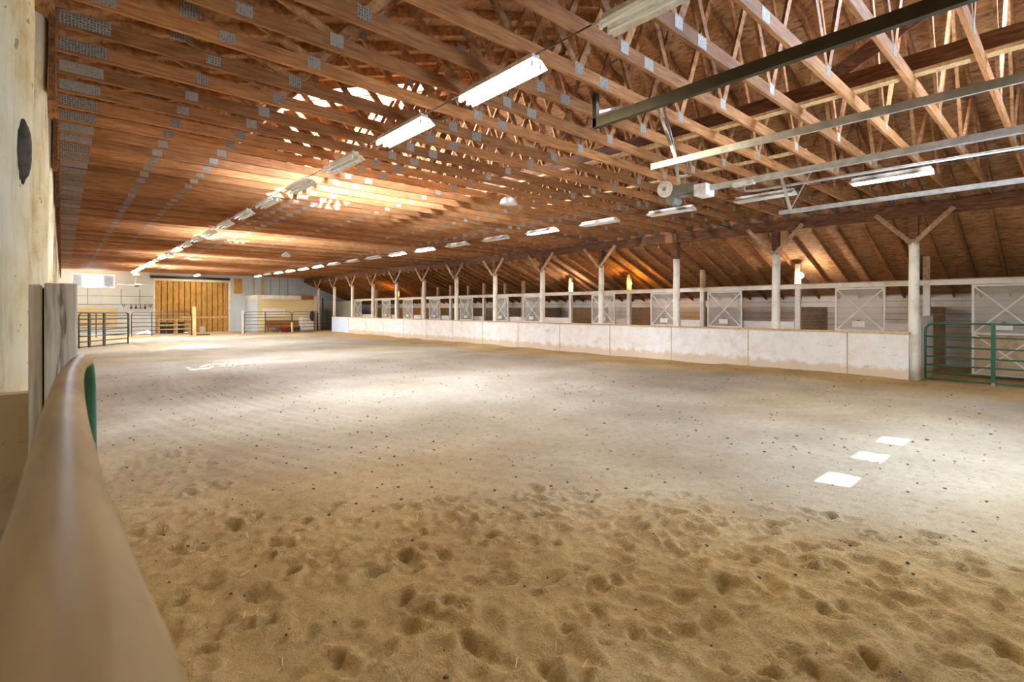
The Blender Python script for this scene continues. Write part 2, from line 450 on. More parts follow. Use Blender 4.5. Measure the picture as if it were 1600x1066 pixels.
# loose clods and straw: nobody could count them
b = MB()
for _ in range(2600):
    d = 2.2+RNG.random()**.9*15; a = RNG.uniform(.02, 1.5)
    x = d*math.sin(a); y = d*math.cos(a)
    if x > 14 or y > 30: continue
    if d < 4.5 and RNG.random() < .6: continue
    s = (.003+.010*RNG.random()**2.2)*(1+.03*d)
    b.blob((x, y, zf(x,y)+s*.3), s*RNG.uniform(.8,1.5), s*RNG.uniform(.8,1.5), s*.7, .25, 5, 3)
tag(b.build('sand_clods', MUD), 'small dark clods scattered over the sand', 'dirt', kind='stuff')
b = MB()
for _ in range(170):
    d = 1.4+RNG.random()*4.2; a = RNG.uniform(.05, 1.5); x = d*math.sin(a); y = d*math.cos(a)
    an = RNG.uniform(0, PI); L = RNG.uniform(.01,.035); z = zf(x,y)+.012
    b.bar((x-L*math.cos(an), y-L*math.sin(an), z), (x+L*math.cos(an), y+L*math.sin(an), z+RNG.uniform(-.004,.02)), .003, .002)
tag(b.build('straw_bits', STRAW), 'pale straw bits strewn on the trodden sand', 'straw', kind='stuff')

# ------------------------------------------------------------------ shell
SKY_Y = [9.3, 17.8, 26.4, 33.9]; SW = .50; SX0, SX1 = 3.1, 6.0
b = MB()
def deck(b, x0, x1, y0, y1, zf_, t=.03):
    v = []
    for y in (y0, y1):
        for x, dz in ((x0,0),(x1,0),(x1,t),(x0,t)): v.append((x, y, zf_(x)+dz))
    b.add(v, [(0,1,2,3),(7,6,5,4),(0,4,5,1),(1,5,6,2),(2,6,7,3),(3,7,4,0)])
deck(b, -.75, SX0, YN-.3, YF+.3, zroof); deck(b, SX1, RIDGE, YN-.3, YF+.3, zroof)
ys = [YN-.3]
for y in SKY_Y: ys += [y-SW, y+SW]
ys.append(YF+.3)
for i in range(0, len(ys), 2): deck(b, SX0, SX1, ys[i], ys[i+1], zroof)
struct(b.build('ceiling_open_side', OSB), 'brown roof sheathing above the trusses, slope pierced by skylights', 'roof')
b = MB(); SKY_FILL = (7.5, 9.3, -.5, 1.2)  # opening for a roof panel added out of view as bluish fill
deck(b, RIDGE, SKY_FILL[0], YN-.3, YF+.3, zroof); deck(b, SKY_FILL[1], XW+.12, YN-.3, YF+.3, zroof)
deck(b, SKY_FILL[0], SKY_FILL[1], YN-.3, SKY_FILL[2], zroof); deck(b, SKY_FILL[0], SKY_FILL[1], SKY_FILL[3], YF+.3, zroof)
struct(b.build('ceiling_stall_side', OSB), 'brown roof sheathing on the slope towards the stalls', 'roof')
b = MB(); deck(b, XW+.0, XB+.5, YN-.3, YF+.3, zlean); b.box(XW+.115, YN-.05, 3.86, XW+.15, YF+.05, 4.60)
struct(b.build('ceiling_stalls', OSB), 'low sloping roof sheathing over the stalls', 'roof')

for i, y in enumerate(SKY_Y):
    e = empty('window_%d' % (i+2), (0, y, 0))
    b = MB(); deck(b, SX0, 3.4, -SW, SW, lambda x: zroof(x)+.035, .006); deck(b, 5.45, SX1, -SW, SW, lambda x: zroof(x)+.035, .006)
    b.build('translucent_panel', FIBRE, e)
    b = MB(); deck(b, 3.4, 5.45, -SW, SW, lambda x: zroof(x)+.035, .006); b.build('clear_panel', GLASS, e)
    struct(e, '%s roof skylight from the near end, glaring white between trusses' % ordn(i+1), 'skylight')
e = empty('window_6', (0,0,0)); b = MB(); deck(b, SKY_FILL[0], SKY_FILL[1], SKY_FILL[2], SKY_FILL[3], lambda x: zroof(x)+.035, .006); b.build('translucent_panel', FIBRE, e)  # added panel, out of view, put in to brighten the sand below
struct(e, 'unseen translucent roof panel added on the stall-side slope to light the sand', 'skylight')

# side wall by the open rail: siding between poles
b = MB(); b.box(-.46, YN, 0, -.34, YF, ZC+.45)
for k in range(0, 34):
    y = YN+.2+k*1.26; b.box(-.345, y, 0, -.315, y+1.22, ZC+.1)
wl = b.build('wall_left', LEFTW); struct(wl, 'whitewashed board wall behind the row of big posts', 'wall')
# near wall with overhead-door lites (behind the camera)
LX = [5.87, 6.96, 8.06]; LZ0, LZ1, LW = 1.62, 1.86, .2
b = MB()
b.box(-.46, YN-.1, 0, 5.2, YN, 7.3); b.box(9.6, YN-.1, 0, XB+.4, YN, 7.3)
b.box(5.2, YN-.1, 3.15, 9.6, YN, 7.3)
struct(b.build('wall_near', FARW), 'white end wall around the overhead door', 'wall')
b = MB(); xs = [5.2]
b.box(5.2, YN-.07, 0, 9.6, YN-.02, LZ0); b.box(5.2, YN-.07, LZ1, 9.6, YN-.02, 3.15)
for x in LX: xs += [x-LW, x+LW]
xs.append(9.6)
for i in range(0, len(xs), 2): b.box(xs[i], YN-.07, LZ0, xs[i+1], YN-.02, LZ1)
struct(b.build('door_3', WHITEM), 'white overhead door with small square lites', 'door')

# far wall
DX0, DX1, DZ = 4.78, 9.25, 3.62
WX0, WX1, WZ0, WZ1 = .42, 2.62, 3.02, 3.95
b = MB()
b.box(-.46, YF, 0, WX0, YF+.12, 4.6); b.box(WX0, YF, 0, WX1, YF+.12, WZ0); b.box(WX0, YF, WZ1, WX1, YF+.12, 4.6)
b.box(WX1, YF, 0, DX0, YF+.12, 4.6); b.box(DX0, YF, DZ, DX1, YF+.12, 4.6); b.box(DX1, YF, 0, XB+.4, YF+.12, 4.6)
b.box(-.46, YF+.02, 4.6, XB+.4, YF+.12, 7.6)
struct(b.build('wall_far', FARW), 'white panelled end wall around the big plank door', 'wall')
b = MB()
for x in (1.2, 2.9, 3.9, 11.0, 12.2, 12.85, 13.5): b.box(x, YF-.02, 1.98 if x < 5 else 2.7, x+.035, YF-.001, 3.0 if x < 5 else 4.1)
b.box(-.3, YF-.02, 2.5, DX0-.13, YF-.001, 2.53); b.box(-.3, YF-.02, 1.95, DX0-.13, YF-.001, 1.985)
struct(b.build('trim_4', GREYJ), 'thin grey seams between the panels of the far wall', 'trim')
b = MB(); b.box(11.55, YF-.08, 2.7, 11.72, YF-.001, 4.1); tag(b.build('wall_stud', PINE), 'pale stud on the far wall above the corner room', 'stud')
b = MB(); b.box(DX0-.12, YF-.05, 0, DX0, YF-.0, DZ+.25); b.box(DX1, YF-.05, 0, DX1+.14, YF, DZ+.25); b.box(DX0-.1, YF-.06, DZ, DX1+.1, YF, DZ+.16)
struct(b.build('trim_1', TRIMW), 'white casing round the big plank door', 'trim')
b = MB(); b.box(DX0-.3, YF-.12, DZ+.17, DX1+.1, YF-.02, DZ+.34)
struct(b.build('trim_2', IRON), 'dark track board above the big plank door', 'trim')
b = MB(); n = 13; w = (DX1-DX0)/n
for k in range(n): b.box(DX0+k*w+.03, YF+.02+.012*(k%2), 0, DX0+(k+1)*w-.03, YF+.07, DZ)
dr = b.build('door_1', DOORW); MB().box(DX0, YF+.072, 0, DX1, YF+.1, DZ).build('backing', BEAM, dr); struct(dr, 'big golden plank sliding door in the far wall', 'door')
b = MB(); b.box(6.35, YF-.04, 1.0, 9.2, YF+.0, 1.14); tag(b.build('door_bar', PINE), 'pale board nailed across the big plank door', 'board')
w1 = empty('window_1', (0, YF, 0)); struct(w1, 'bright window with grey-blue side panes high in the far wall', 'window')
b = MB(); b.box(WX0, -.05, WZ0, WX1, -.0, WZ0+.06); b.box(WX0, -.05, WZ1-.06, WX1, 0, WZ1)
for x in (WX0, .98, 1.94, WX1-.06): b.box(x, -.05, WZ0+.06, x+.06, 0, WZ1-.06)
b.build('window_frame', TRIMW, w1)
b = MB(); b.box(WX0+.06, .03, WZ0+.06, .98, .05, WZ1-.06); b.box(2.0, .03, WZ0+.06, WX1-.06, .05, WZ1-.06); b.build('side_pane', BLUEGREY, w1)
b = MB(); b.box(1.04, .03, WZ0+.06, 1.94, .04, WZ1-.06); b.build('clear_pane', GLASS, w1)
b = MB(); b.box(9.68, YF-.03, 0, 10.22, YF-.005, 2.5); b.box(9.62, YF-.02, 1.9, 10.28, YF-.001, 1.94)
struct(b.build('door_2', FARW), 'plain white narrow door beside the big plank door', 'door')
b = MB(); b.box(9.62, YF-.02, 2.83, 10.2, YF-.001, 3.95); tag(b.build('plywood_patch', DOORW), 'golden plywood patch above the narrow white door', 'panel')
b = MB(); b.box(.2, YF-.05, .42, 2.72, YF-.014, 1.66); b.box(.2, YF-.06, 1.66, 2.75, YF-.014, 1.74)
tag(b.build('wall_board', TANP), 'wide tan board leaning on the far wall under the window', 'board')

# back wall of the stalls and the wall past the last stall
b = MB(); b.box(XB, YN, 0, XB+.08, YF, 2.12); struct(b.build('wall_stall_back', STALLW), 'white horizontal boards behind the stalls', 'wall')
b = MB(); b.box(XS-.05, 36.7, 0, XS+.05, YF, 2.3); struct(b.build('wall_stall_end', GREYTAN), 'grey wall past the last stall', 'wall')
# kick wall
b = MB(); b.box(14.64, 2.62, 0, 14.70, 36.1, 1.09)
struct(b.build('wall_right', WHITEPLY), 'long scuffed white plywood kick wall in front of the stalls', 'wall')
b = MB(); b.box(14.60, 2.6, 1.09, 14.78, 36.1, 1.125); struct(b.build('trim_3', PINE), 'thin tan cap board along the kick wall', 'trim')
b = MB(); k = 3.83
while k < 33: b.box(14.634, k, .04, 14.6395, k+.03, 1.085); k += 2.44
struct(b.build('trim_5', KICK), 'thin stained seams between sheets of the kick wall', 'trim')
b = MB(); b.box(14.62, 33.2, .02, 14.633, 36.1, 1.12); tag(b.build('metal_sheet', FARW), 'clean white sheet on the far end of the kick wall', 'panel')
b = MB(); b.box(14.98, 2.46, 0, XS-.1, 2.54, 1.5); tag(b.build('end_panel', WHITEPLY), 'short white panel closing the alley between kick wall and stalls', 'panel')

# cream room in the far corner
e = empty('corner_room', (10.5, 39.2, 0)); tag(e, 'cream-walled corner room with white fascia at the far end', 'room')
b = MB(); b.box(.02, 0, 0, 4.17, .1, 2.36); b.build('front_wall', CREAM, e)
b = MB(); b.box(-.06, 0, 0, .02, 2.98, 2.36); b.build('side_wall', FARW, e)
b = MB(); b.box(-.1, -.12, 2.36, 4.05, 2.98, 2.42); b.box(-.1, -.12, 2.42, 4.05, -.05, 2.68); b.box(-.1, -.05, 2.42, -.05, 2.98, 2.68); b.build('fascia', TRIMW, e)
b = MB(); b.box(3.0, -.15, 2.38, 4.04, -.121, 2.68); b.build('fascia_board', BROWN, e)
b = MB(); b.box(3.92, -.16, 0, 4.19, -.151, 2.68); b.box(4.06, -.15, 0, 4.19, -.001, 2.68); b.build('corner_post', TRIMW, e)
b = MB(); b.box(.3, -.03, 1.14, 1.85, -.001, 1.7); b.build('notice_board', CARD, e)
b = MB(); b.tube([(14.85,38.4,0.02),(14.85,38.4,2.5)], .05); tag(b.build('drain_pipe', BLACK), 'dark upright pipe beside the corner room', 'pipe')

# ------------------------------------------------------------------ roof trusses
T0, TS = .65, .58
tr = empty('roof_truss', (0, 0, ZC))
TW = .04
x0, x1 = -.045, XW+.10
MB().box(x0, -TW/2, 0, x1, TW/2, .14).build('bottom_chord', TRUSS, tr)
zr = lambda x: zroof(x)-ZC
for a, c in ((x0, RIDGE), (RIDGE, x1)):
    b = MB(); v = []
    for y in (-TW/2, TW/2): v += [(a,y,zr(a)-.15),(c,y,zr(c)-.15),(c,y,zr(c)-.004),(a,y,zr(a)-.004)]
    b.add(v, [(0,1,2,3),(7,6,5,4),(0,4,5,1),(1,5,6,2),(2,6,7,3),(3,7,4,0)]); b.build('top_chord', WEBW, tr)
bn = [1.95, 4.1, 6.15]; bn += [2*RIDGE-x for x in bn[::-1]]
tn = [.95, 3.0, 5.1, RIDGE]; tn += [2*RIDGE-x for x in tn[-2::-1]]
for i, xb in enumerate(bn):
    for xt in (tn[i], tn[i+1]):
        s = .03 if xt > xb else -.03
        MB().bar((xb+s, 0, .13), (xt-s, 0, zr(xt)-.14), .036, .085, (1,0,0)).build('web', WEBW, tr)
PL = [(x, .10, .13, .12) for x in bn]+[(4.52,.07,.16,.115),(10.3,.07,.16,.115),(1.15,.075,.13,.10),(13.6,.075,.13,.10)]
for (x, z, w, h) in PL:
    MB().box(x-w/2, -.0225, z-h/2, x+w/2, .0225, z+h/2).build('gusset_plate', PLATE, tr)
for x in (x0+.2, x1-.2): MB().box(x-.18, -.0225, .02, x+.18, .0225, .135).build('heel_plate', PLATE, tr)
for x in tn: MB().box(x-.09, -.0225, zr(x)-.19, x+.09, .0225, zr(x)-.07).build('gusset_plate', PLATE, tr)
reg(tr)
ti = 0
for k in range(-2, 71):
    y = T0+TS*k
    if y < YN+.05 or y > YF-.08: continue
    o = tr if ti == 0 else dup(tr)
    ti += 1; o.location = (0, y, ZC)
    if ti <= 36: lab = 'brown timber roof truss with steel plates, %s from the near end' % ordn(ti)
    else: lab = 'brown roof truss packed among the far trusses beyond the third skylight'
    tag(o, lab, 'roof truss', 'roof trusses spanning the arena')
NTR = ti

# braces lying along the trusses
def board(name, p, q, w, h, mat, label, cat, up=(0,0,1), group=None):
    return tag(MB().bar(p, q, w, h, up).build(name, mat), label, cat, group)
e = empty('strongback_brace', (7.15, 0, 4.42)); tag(e, 'dark long brace with pale lower board running above the truss chords', 'brace')
MB().bar((0,YN+.1,0), (0,14,0), .04, .22).build('web_board', BEAM, e)
MB().bar((-.06,YN+.1,-.135), (-.06,14,-.135), .13, .04).build('lower_board', PINE, e)
board('lateral_brace', (3.9,3.5,4.30), (3.9,16,4.30), .09, .04, WEBW, 'thin pale lateral brace laid on the chords beside the near light row', 'brace')
board('lateral_brace', (9.2,3.0,4.30), (9.2,15,4.30), .09, .04, PINE, 'thin pale lateral brace laid on the chords behind the opener', 'brace')
board('diagonal_brace', (7.22,2.1,4.56), (7.9,-.3,6.1), .04, .18, BEAM, 'dark diagonal brace rising from the long brace to the ridge', 'brace')

# ------------------------------------------------------------------ carrying beam, poles with knee braces
bounds = [YN, PY[3], PY[6], PY[9], PY[12], YF]
for i in range(5):
    e = empty('carrying_beam', (XW, bounds[i], 3.82))
    L = bounds[i+1]-bounds[i]
    b = MB(); b.box(-.05, .005, 0, -.005, L-.005, .295); b.box(.005, .005, 0, .05, L-.005, .295); b.build('plank', BEAM, e)
    if i < 4: MB().box(*((.052, L-.05, -.01, .10, L+.5, .28) if i else (-.10, L-.05, -.01, -.052, L+.36, .28))).build('splice_block', RAFT, e)
    tag(e, 'heavy dark carrying beam on the white poles, %s length from the near end' % ordn(i+1), 'beam', 'carrying beams along the stalls')
def pole(braces=True):
    e = empty('barn_pole', (XW, 0, 0))
    pts = [(random.uniform(-.006,.006), random.uniform(-.006,.006), z) for z in (0,.6,1.2,1.8,2.4,2.9,3.28)]
    b = MB(); b.tube(pts, [.115,.112,.108,.106,.104,.102,.1], 14); b.build('painted_shaft', POLEW, e)
    b = MB(); b.box(-.085,-.085,3.27,.085,.085,3.815); b.build('bare_top', BEAM, e)
    if braces:
        for s in (-1, 1):
            MB().bar((-.125, s*.03, 3.2), (-.125, s*.72, 3.93), .045, .10, (0,1,0)).build('knee_brace', BRACEW, e)
    return reg(e)
pA = pole(); pB = pole(False); first = {True: True, False: True}
for i, y in enumerate(PY):
    if i == 0: continue
    br = i != 3
    src = pA if br else pB
    o = src if first[br] else dup(src)
    first[br] = False; o.location = (XW, y, 0)
    if i == 1: lab = 'white barn pole at the near end of the kick wall, beside the green gate'
    elif i == 3: lab = 'white barn pole without knee braces, under the beam splice'
    elif i <= 12: lab = 'white barn pole with Y-shaped knee braces, %s along the kick wall' % ordn(i)
    else: lab = 'white barn pole with knee braces beyond the kick wall by the corner room'
    tag(o, lab, 'pole', 'barn poles along the stalls')

# ------------------------------------------------------------------ lean-to rafters
rf = MB(); v = []
xa, xb_ = XW+.06, XB+.3
for y in (-.02, .02): v += [(xa,y,zlean(xa)-.145),(xb_,y,zlean(xb_)-.145),(xb_,y,zlean(xb_)-.003),(xa,y,zlean(xa)-.003)]
rf.add(v, [(0,1,2,3),(7,6,5,4),(0,4,5,1),(1,5,6,2),(2,6,7,3),(3,7,4,0)])
rft = rf.build('stall_rafter', RAFT); n = 0
k = 0
while YN+.12+TS*k < YF-.1:
    y = YN+.12+TS*k
    o = rft if k == 0 else rft.copy()
    if k: col.objects.link(o)
    o.location = (0, y, 0); k += 1
    tag(o, 'sloping brown rafter over the stalls, %s from the near end' % ordn(k) if k <= 30 else 'sloping brown rafter over the far stalls in shadow', 'rafter', 'rafters over the stalls')

# ------------------------------------------------------------------ stalls
e = empty('stall_header', (XS, 0, 2.27)); tag(e, 'white header rail along the stall fronts above the doors', 'rail')
MB().box(-.09, YN+.02, 0, -.04, 36.7, .13).build('fascia', TRIMW, e)
MB().box(-.14, YN+.02, .13, .05, 36.7, .15).build('cap', PINE, e)
def spost(zt):
    e = empty('stall_post'); MB().box(-.035,-.07,0,.09,.07,2.42).build('white_shaft', TRIMW, e)
    MB().box(-.035,-.07,2.42,.09,.07,zt).build('bare_top', BRACEW, e); return reg(e)
sp = spost(zlean(XS)-.15); sh = spost(2.95)
for i in range(1, 12):
    o = sp if i == 1 else dup(sp)
    o.location = (XS, PY[i]+.05, 0)
    tag(o, 'square white stall post reaching the rafters, %s along the stalls' % ordn(i), 'post', 'stall posts')
for i, y in enumerate((19.3, 22.4, 25.4)):
    o = sh if i == 0 else dup(sh)
    o.location = (XS+.1, y, 0)
    tag(o, 'short white stall post ending above the header, %s of three' % ordn(i+1), 'post', 'short stall posts')
doors = [(.55,1.78),(3.45,4.62),(7.27,8.38),(9.5,10.67),(12.33,13.55),(16.5,17.67),(18.77,19.85),(21.67,22.92),(24.8,26.0),(27.9,29.1),(30.8,32.0),(35.2,36.4)]
def stall_door():
    e = empty('stall_door'); W = 1.18; t = .05
    b = MB()
    for y in (0, W-t): b.box(-.02, y, .05, .02, y+t, 2.26)
    for z in (.05, 1.05, 2.21): b.box(-.02, t, z, .02, W-t, z+t)
    b.build('frame', TRIMW, e)
    for (z0, z1) in ((1.1, 2.21), (.1, 1.05)):
        MB().bar((-.012,t,z0),(-.012,W-t,z1),.035,.016,(1,0,0)).build('cross_brace', TRIMW, e)
        MB().bar((.008,t,z1),(.008,W-t,z0),.035,.016,(1,0,0)).build('cross_brace', TRIMW, e)
    MB().box(.022,.01,1.1,.026,W-.01,2.22).build('wire_screen', SCREEN, e)
    MB().box(.022,.01,.08,.034,W-.01,1.09).build('lower_panel', KICK, e)
    f = MB().box(-.035,.46,1.17,-.022,.76,1.33).build('feed_card', CARD, e)
    MB().box(-.042,.58,1.335,-.024,.64,1.36).build('clip', BLACK, f)
    MB().tube([(-.03,.06,1.55),(-.06,.06,1.57),(-.06,.06,1.72),(-.03,.06,1.74)], .009, 6).build('handle', GALV, e)
    return reg(e)
sd = stall_door()
for i, (ya, yb) in enumerate(doors):
    o = sd if i == 0 else dup(sd)
    o.location = (XS-.13, ya, 0)
    if i == 0: lab = 'white X-braced stall door behind the green gate'
    else: lab = 'white X-braced stall door, %s beyond the green gate' % ordn(i)
    tag(o, lab, 'stall door', 'X-braced stall doors')
# low fronts beside the doors
for i in range(1, 12):
    ya = PY[i]+.13; yd = [d for d in doors if ya-.3 < d[0] < ya+2.9]
    yb = yd[0][0]+.04 if yd else ya+1.2
    if yb-ya < .2: continue
    b = MB(); b.box(XS-.03, ya, 0, XS+.03, yb, 1.14); b.box(XS-.05, ya, 1.14, XS+.04, yb, 1.28)
    tag(b.build('stall_kickboard', WHITEPLY), 'low white stall front board beside the %s stall post' % ordn(i), 'panel', 'low stall fronts')
for i in range(1, 12):
    y = PY[i]+.05; b = MB()
    for r in range(8): b.box(XS+.1, y-.02, .02+r*.215, XB-.02, y+.02, .02+r*.215+.208)
    hgt = 1.74
    tag(b.build('stall_partition', PINE if i in (1,3,9,10) else BOARD), 'plank partition between stalls behind the %s stall post' % ordn(i), 'partition', 'stall partitions')
# bulbs on stall posts
for i, (n, m, lab) in enumerate(((2, BULB_W, 'lit white bulb on the stall post nearest the near end'), (4, BULB_Y, 'lit yellow bulb on a stall post in the middle of the stalls'), (5, BULB_W, 'lit white bulb on a stall post beyond the yellow bulb'), (10, BULB_Y, 'lit amber bulb on a stall post near the far end of the stalls'))):
    e = empty('light_bulb', (XS-.1, PY[n]-.1, 2.66))
    MB().blob((0,0,0), .045, .045, .06, 0, 10, 8).build('glass_bulb', m, e)
    MB().tube([(0,0,.05),(0,0,.12)], .03, 10).build('socket', WHITEM, e)
    MB().bar((0,0,.12),(.12,.05,.12),.05,.02).build('bracket', WHITEM, e)
    tag(e, lab, 'light bulb', 'bulbs along the stall posts')

# ------------------------------------------------------------------ strip lights
def strip(on):
    e = empty('strip_light'); L = 1.2
    b = MB(); v = []; prof = [(-.15,-.035),(-.06,.03),(.06,.03),(.15,-.035)]
    for y in (0, L):
        for x, z in prof: v.append((x,y,z))
        for x, z in prof[::-1]: v.append((x*.97,y,z-.006))
    b.add(v, [(i, i+8, (i+1)%8+8, (i+1)%8) for i in range(8)]+[(7,6,5,4,3,2,1,0),(8,9,10,11,12,13,14,15)])
    b.build('reflector', WHITEM, e)
    MB().box(-.05, .02, .03, .05, L-.02, .075).build('ballast_box', WHITEM, e)
    for x in (-.055, .055):
        t = MB().tube([(x,.035,-.03),(x,L-.035,-.03)], .019, 8).build('tube', TUBE_ON if on else TUBE_OFF, e)
        MB().box(x-.014,.012,-.05,x+.014,.035,.0).box(x-.014,L-.035,-.05,x+.014,L-.012,.0).build('lamp_holder', WHITEM, t)
    for y in (.12, L-.12): MB().tube([(0,y,.075),(0,y,.14)], .006, 5).build('hanger', GALV, e)
    return reg(e)
sOn = strip(True); sOff = strip(False); used = {True: False, False: False}
def place_strip(x, y, z, on, lab, grp):
    src = sOn if on else sOff
    o = dup(src) if used[on] else src
    used[on] = True; o.location = (x, y, z)
    tag(o, lab, 'strip light', grp)
ON_A = {1,2,11,13,15,16,17,18,19}
for k in range(20):
    y = (.84+1.19*k)*1.667+.05
    if y+1.3 > YF: break
    place_strip(3.38, y, 4.03, k in ON_A, '%s fluorescent strip light, %s of the row over the open side' % ('lit' if k in ON_A else 'unlit', ordn(k+1)), 'strip lights over the open side')
ON_B = {0,4,7,8,12,13,14,15,17}
kb = 0
for k in range(19):
    y = (1.007+1.295*k)*1.667-.03
    if y+1.3 > YF-.5: break
    place_strip(11.1-.018*y, y, 4.03, k in ON_B, '%s fluorescent strip light, %s of the row near the stalls' % ('lit' if k in ON_B else 'unlit', ordn(k+1)), 'strip lights near the stalls')
place_strip(7.0, 40.2, 4.03, True, 'lit strip light alone in front of the big plank door', None)
for (xa, ya, yb, lab) in ((3.38, .2, 41, 'dark cable strung along the strip lights over the open side'), (11.1, .2, 41, 'dark cable strung along the strip lights near the stalls')):
    pts = []; y = ya
    while y < yb: pts.append((xa-(.018*y if xa > 5 else 0), y, 4.115-.02*abs(math.sin(y*1.6)))); y += .5
    tag(MB().tube(pts, .008, 5).build('light_cable', CABLE), lab, 'cable')
# dome pendants
def dome():
    e = empty('dome_lamp')
    MB().lathe([(.19,0),(.185,.03),(.16,.09),(.11,.13),(.06,.16),(.045,.17),(.042,.12),(.1,.1),(.15,.06),(.175,.0)], 24).build('shade', WHITEM, e)
    MB().tube([(0,0,.12),(0,0,.192)], [.05,.035], 14).build('neck', WHITEM, e)
    MB().lathe([(.001,-.02),(.16,-.012),(.178,.004)], 24).build('diffuser', TUBE_OFF, e)
    return reg(e)
dm = dome()
for i, (x, y, lab) in enumerate(((7.2,8.19,'white dome lamp hanging under the ridge, the nearer one'),(7.2,22.69,'white dome lamp hanging under the ridge, the farther one'))):
    o = dm if i == 0 else dup(dm); o.location = (x, y, 3.93); tag(o, lab, 'dome lamp', 'dome lamps under the ridge')

# ------------------------------------------------------------------ overhead-door tracks and opener
def ctrack(name, x, z, y0, y1, lab, mat=GALV):
    e = empty(name, (x, 0, z)); tag(e, lab, 'track')
    b = MB(); b.box(-.04,y0,.03,.04,y1,.036); b.box(-.04,y0,-.03,-.034,y1,.03); b.box(.034,y0,-.02,.04,y1,.03); b.box(-.04,y0,-.036,-.01,y1,-.03)
    b.build('channel', mat, e); return e
e = ctrack('door_track', 5.3, 3.37, YN+.02, 3.41, 'steel overhead-door track on the open side of the opener')
MB().bar((0,3.1,.03),(-.05,3.33,.75),.035,.008,(1,0,0)).build('hanger_strap', GALV, e)
MB().bar((0,3.1,.03),(.12,3.33,.75),.035,.008,(1,0,0)).build('hanger_strap', GALV, e)
e = ctrack('door_track', 9.5, 3.37, YN+.02, 3.53, 'steel overhead-door track on the stall side of the opener')
MB().bar((0,3.35,.03),(-.04,3.52,.75),.05,.008,(1,0,0)).build('hanger_strap', GALV, e)
MB().bar((0,3.35,.03),(.10,3.0,.75),.02,.008,(1,0,0)).build('hanger_strap', GALV, e)
e = empty('angle_iron', (4.56, 0, 3.79)); tag(e, 'dark angle iron hung below the chords beside the door tracks', 'rail')
b = MB(); b.box(-.03,YN+.02,-.055,.03,3.7,-.047); b.box(-.03,YN+.02,-.047,-.022,3.7,.055); b.build('rail', IRON, e)
MB().box(-.03,3.65,-.05,.03,3.7,.34).build('hanger', IRON, e)
MB().bar((0,3.68,.12),(.5,3.68,.33),.03,.03).build('stay', GALV, e)
e = empty('door_opener', (7.4, 4.24, 3.55)); tag(e, 'overhead-door opener motor with pulley wheel hung under the trusses', 'door opener')
b = MB(); b.box(-.09,-.3,-.09,.09,.12,.05); b.box(-.13,-.34,-.07,-.09,.1,.08); b.build('motor_body', GREYJ, e, .01)
MB().box(-.15,-.5,-.15,.12,-.3,.03).build('control_box', WHITEM, e, .008)
b = MB(); b.tube([(-.16,.2,.05),(-.12,.2,.05)], .13, 24); b.build('pulley', WHITEM, e)
MB().tube([(-.17,.2,.05),(-.10,.2,.05)], .035, 12).build('pulley_hub', GREYJ, e)
b = MB(); b.tube([(-.12,.12,-.13),(.12,.12,-.13)], .075, 16); b.build('motor_can', GREYJ, e)
b = MB(); b.bar((-.05,.0,.05),(-.08,.05,.56),.05,.01,(1,0,0)); b.bar((.07,.0,.05),(.05,-.1,.56),.03,.01,(1,0,0)); b.bar((-.05,.0,.25),(.07,-.05,.25),.03,.01); b.build('hanger_bracket', GALV, e)
b = MB(); b.box(-.035,YN-4.2,-.0,.035,-.3,.012); b.box(-.035,YN-4.2,-.06,-.03,-.3,0); b.box(.03,YN-4.2,-.06,.035,-.3,0); b.box(-.035,YN-4.2,-.068,.035,-.3,-.06); b.build('rail', GALV, e)
b = MB(); b.tube([(0,-1.0,-.07),(0,-1.02,-.17),(0,-1.2,-.19),(0,YN-4.1,-.22)], .018, 8); b.build('trolley_arm', GALV, e)
MB().box(-.05,-1.15,-.085,.05,-.85,-.03).build('trolley', WHITEM, e)

# ------------------------------------------------------------------ gates
def arc_path(L, Hh, r, z0):
    p = [(r*0, 0, z0)]
    p = [(0,0,z0),(0,0,Hh-r)]
    for i in range(1, 7): a = PI/2*i/6; p.append((r-r*math.cos(a), 0, Hh-r+r*math.sin(a)))
    for i in range(0, 7): a = PI/2*i/6; p.append((L-r+r*math.sin(a), 0, Hh-r+r*math.cos(a)))
    p.append((L,0,z0)); return p
def gate(loc, rz, L, Hh, lab, mat, r=.022, rails=(.12,.32,.53,.76,1.0,1.2), ups=(), zb=.08, grp=None, upw=.05):
    e = empty('tube_gate', loc, rz); tag(e, lab, 'gate', grp)
    MB().tube(arc_path(L, Hh, .16, zb), r, 10).build('frame', mat, e)
    for z in rails: MB().tube([(.01,0,z),(L-.01,0,z)], r*.8, 8).build('rail', mat, e)
    for x in ups: MB().box(x-upw/2, -r-.008, zb, x+upw/2, r+.008, Hh).build('upright', mat, e)
    return e
g6 = gate((14.92, 2.36, 0), -PI/2, 2.92, 1.34, 'green tube gate across the alley at the near end of the kick wall', GREEN, ups=(1.14,), upw=.07, rails=(.07,.22,.39,.58,.8,1.04))
MB().box(1.11,-.03,.0,1.17,.03,.08).build('foot', GALV, g6)
g1 = gate((.5, 26.7, 0), math.atan2(2.3,1.75), 2.9, 1.5, 'dark green tube gate swung open against the side wall', DKGREEN, .028, (.12,.33,.55,.8,1.02,1.26), (.55,1.4), grp='gates at the far end', upw=.08)
gate((-.1, 36.1, 0), 0, 2.95, 1.48, 'tube gate in the far fence beside the side wall', DKGREEN, .024, (.2,.42,.64,.88,1.1,1.3), (1.5,), grp='gates at the far end')
gate((2.97, 36.1, 0), 0, 2.95, 1.48, 'tube gate in front of the big plank door', DKGREEN, .024, (.2,.42,.64,.88,1.1,1.3), (.95,), grp='gates at the far end')
gate((8.87, 36.1, 0), 0, 2.93, 1.48, 'tube gate in front of the cream room bench', DKGREEN, .022, (.2,.42,.64,.88,1.1,1.3), (1.25,), grp='gates at the far end')
